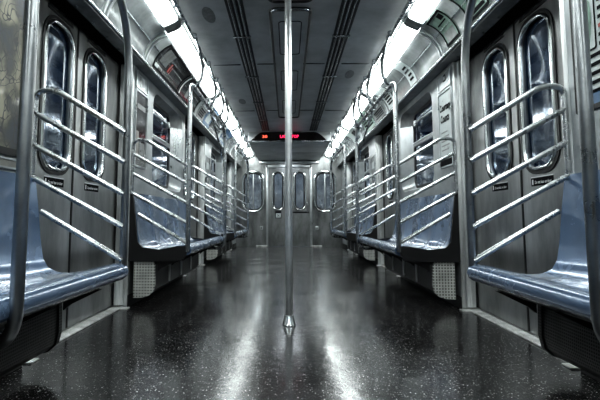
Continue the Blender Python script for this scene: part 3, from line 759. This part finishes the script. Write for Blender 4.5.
card(1, 3.95, 4.15, 'card_white', textlines(4, .2, .8, .2, .8, 'ink'), 'small white notice with black lines in right cove above second bench')
card(1, 4.75, 5.05, 'card_white', textlines(5, .15, .85, .2, .8, 'ink'), 'white notice with black lines in right cove at end of second bench')
card(1, 5.24, 5.80, 'card_grey', textlines(4, .1, .9, .15, .5, 'ink')+[(.1, .5, .6, .9, 'card_white')], 'grey advert card with white corner in right cove above second door')
card(1, 5.86, 6.50, 'card_green', textlines(5, .1, .9, .2, .9, 'ink'), 'green advert card with dark lines in right cove beyond second door')
card(1, 6.95, 7.60, 'card_white', [(.1, .5, .2, .8, 'card_dark')], 'white advert card with dark block in right cove near ceiling sign')

# ------------------------------------------------------------------ wall posters and notices
def wall_panel(name, s, yc, zc, w, h, label, cat, m, frame='wall_rim', fw=.014, group=None):
    root = thing(name, (s*UW, yc, zc-h/2), label, cat, group)
    bm = plate(bmesh.new(), rect(-w/2, w/2, -h/2, h/2), [], wallf(s, UW, yc, zc, .006), df=(s*.005, 0, 0)); obj('sheet', bm, m, root, smooth=False)
    bm = plate(bmesh.new(), rrect(-w/2-fw, w/2+fw, -h/2-fw, h/2+fw, .012, 3), [rrect(-w/2, w/2, -h/2, h/2, .006, 3)], wallf(s, UW, yc, zc, .014), df=(s*.013, 0, 0)); obj('frame', bm, frame, root, angle=30)
    return root
def mark(root, s, yc, zc, a0, a1, b0, b1, m, eps=.0075, name='printed_block'):
    bm = plate(bmesh.new(), rect(a0, a1, b0, b1), [], wallf(s, UW, yc, zc, eps), df=(s*.001, 0, 0)); return obj(name, bm, m, root, smooth=False)
# left nearest: framed map
r = wall_panel('framed_map', -1, 1.45, 1.335, .98, .80, 'large framed khaki transit map on the left wall above the nearest bench', 'map', 'map', 'black', .03)
mark(r, -1, 1.45, 1.335, .455, .488, -.40, .40, 'card_blue'); 

r = wall_panel('blank_panel', -1, 1.45, .872, .98, .03, 'narrow beige strip on the left wall under the framed map', 'panel', 'tan', 'wall_rim', .008)
# right nearest: poster
yc = 1.54; zc = 1.45
r = wall_panel('printed_poster', 1, yc, zc, .76, .70, 'white poster with black text and small dark map, right wall above nearest bench', 'poster', 'card_white', 'black', .02)
bm = plate(bmesh.new(), rrect(-.335, -.255, -.13, .12, .012, 4), [rrect(-.329, -.261, -.122, .112, .008, 4)], wallf(1, UW, yc, zc, .009), df=(.002, 0, 0)); obj('picture_outline', bm, 'ink', r)
mark(r, 1, yc, zc, -.329, -.261, -.122, .112, 'card_white', .0078)
bm = plate(bmesh.new(), [(-.305, -.10), (-.295, -.105), (-.285, -.06), (-.275, .0), (-.28, .07), (-.295, .09), (-.31, .0), (-.30, -.05)], [], wallf(1, UW, yc, zc, .0092), df=(.001, 0, 0)); obj('printed_block', bm, 'card_green', r)
obj('lettering', text_bm("Don't", .05, wallf(1, UW, yc, zc, .009)if False else (lambda a, b: wallf(1, UW, yc, zc, .009)(a-.19, b+.10)), width=.15, bold=.01), 'ink', r, smooth=False, recalc=False)
for i in range(11): mark(r, 1, yc, zc, -.24 if i < 6 else -.33, .30-.1*random.random(), .055-.036*i, .07-.036*i, 'red_ink' if i == 3 else 'ink', .0085)
mark(r, 1, yc, zc, -.36, .36, -.35, -.30, 'card_blue', .0085)
# bay 2 panels
yl = 3.535; wP = .27
r = wall_panel('wall_notice', -1, yl, 1.722, wP, .115, 'pale upper wall notice with small white plate, left of second left window', 'notice', 'wall', 'wall_rim', .010, 'upper wall notices')
mark(r, -1, yl, 1.722, .0, .07, -.045, .045, 'white_ink'); mark(r, -1, yl, 1.722, -.05, -.03, -.05, .04, 'card_grey')
r = wall_panel('wall_poster', -1, yl, 1.34, wP, .58, 'dark glossy poster left of the second left window', 'poster', 'card_dark', 'wall_rim', .012)
mark(r, -1, yl, 1.34, -.10, .10, .16, .20, 'card_grey'); mark(r, -1, yl, 1.34, -.11, .07, -.02, .12, 'card_dark', .0085); mark(r, -1, yl, 1.34, -.03, .09, -.24, -.10, 'card_grey'); mark(r, -1, yl, 1.34, -.11, -.05, -.20, .10, 'tan')
r = wall_panel('wall_notice', 1, yl, 1.722, wP, .115, 'pale upper wall notice with small dark print above the Courtesy Counts poster', 'notice', 'wall', 'wall_rim', .010, 'upper wall notices')
mark(r, 1, yl, 1.722, -.02, .03, -.01, .045, 'ink'); mark(r, 1, yl, 1.722, -.01, .02, .0, .03, 'card_white', .009)
r = wall_panel('wall_poster', 1, yl, 1.34, wP, .58, 'white poster reading Courtesy Counts beside the second right window', 'poster', 'card_white', 'wall_rim', .012)
obj('lettering', text_bm('Courtesy', .078, lambda a, b: wallf(1, UW, yl, 1.34, .008)(a, b+.165), width=.24, bold=.035), 'ink', r, smooth=False, recalc=False)['label'] = 'black word Courtesy'
obj('lettering', text_bm('Counts', .066, lambda a, b: wallf(1, UW, yl, 1.34, .008)(a-.01, b+.085), width=.19, bold=.035), 'ink', r, smooth=False, recalc=False)['label'] = 'black word Counts'
for i in range(5): mark(r, 1, yl, 1.34, -.10, .08-.06*random.random(), -.03-.035*i, -.02-.035*i, 'card_grey')
mark(r, 1, yl, 1.34, -.135, .135, -.29, -.24, 'ink')
# small panels at the far side of the windows, both bays
for (y, lab) in ():
    for s in (-1, 1):
        r = wall_panel('wall_notice', s, y, 1.55, .15, .30, 'small grey wall notice %s on the %s' % (lab, SIDE[s]), 'notice', 'card_grey', 'wall_rim', .008, 'small wall notices beyond the windows')
        mark(r, s, y, 1.55, -.05, .05, -.10, .08, 'card_white')
for s in (-1, 1):
    r = wall_panel('wall_poster', s, 6.555, 1.25, .27, .55, 'pale poster at the near end of the farthest bench wall on the %s' % SIDE[s], 'poster', 'card_grey', 'wall_rim', .012)
    mark(r, s, 6.555, 1.25, -.1, .1, .1, .2, 'card_white'); mark(r, s, 6.555, 1.25, -.1, .1, -.2, .0, 'card_dark')

# tunnel darkness outside
w = bpy.data.worlds.new('World'); bpy.context.scene.world = w; w.use_nodes = True
w.node_tree.nodes['Background'].inputs[0].default_value = (.05, .06, .08, 1); w.node_tree.nodes['Background'].inputs[1].default_value = .3

# area lamps without fixtures: one in the end vestibule, one in the next car
def area(name, loc, size, size_y, power, rot, col=(.88, .95, 1)):
    l = bpy.data.lights.new(name, 'AREA'); l.shape = 'RECTANGLE'; l.size = size; l.size_y = size_y; l.energy = power; l.color = col
    o = bpy.data.objects.new(name, l); C.objects.link(o); o.location = loc; o.rotation_euler = rot; return o
area('end_vestibule_lamp', (0, 9.8, 1.93), .5, .5, 5, (0, 0, 0))
area('next_car_lamp', (0, YB+1.0, 2.1), 1.5, .6, 13, (0, 0, 0), (.88, .95, 1))

# ------------------------------------------------------------------ camera
cam = bpy.data.cameras.new('Camera'); co = bpy.data.objects.new('Camera', cam); C.objects.link(co)
cam.sensor_width = 36; cam.lens = 36*F/600; cam.clip_start = .02
th = .0925; VPX, VPY = 287.5, 218.0
psi = -.030
co.location = (CAMX, 0, EYE); co.rotation_euler = (PI/2+th, 0, -psi)
cam.shift_x = ((300-F*math.tan(psi)/math.cos(th))-VPX)/600
cam.shift_y = -((200+F*math.tan(th))-VPY)/600
bpy.context.scene.camera = co
sc = bpy.context.scene
sc.view_settings.view_transform = 'Standard'; sc.view_settings.look = 'Medium High Contrast'; sc.view_settings.exposure = .6; sc.view_settings.gamma = 1
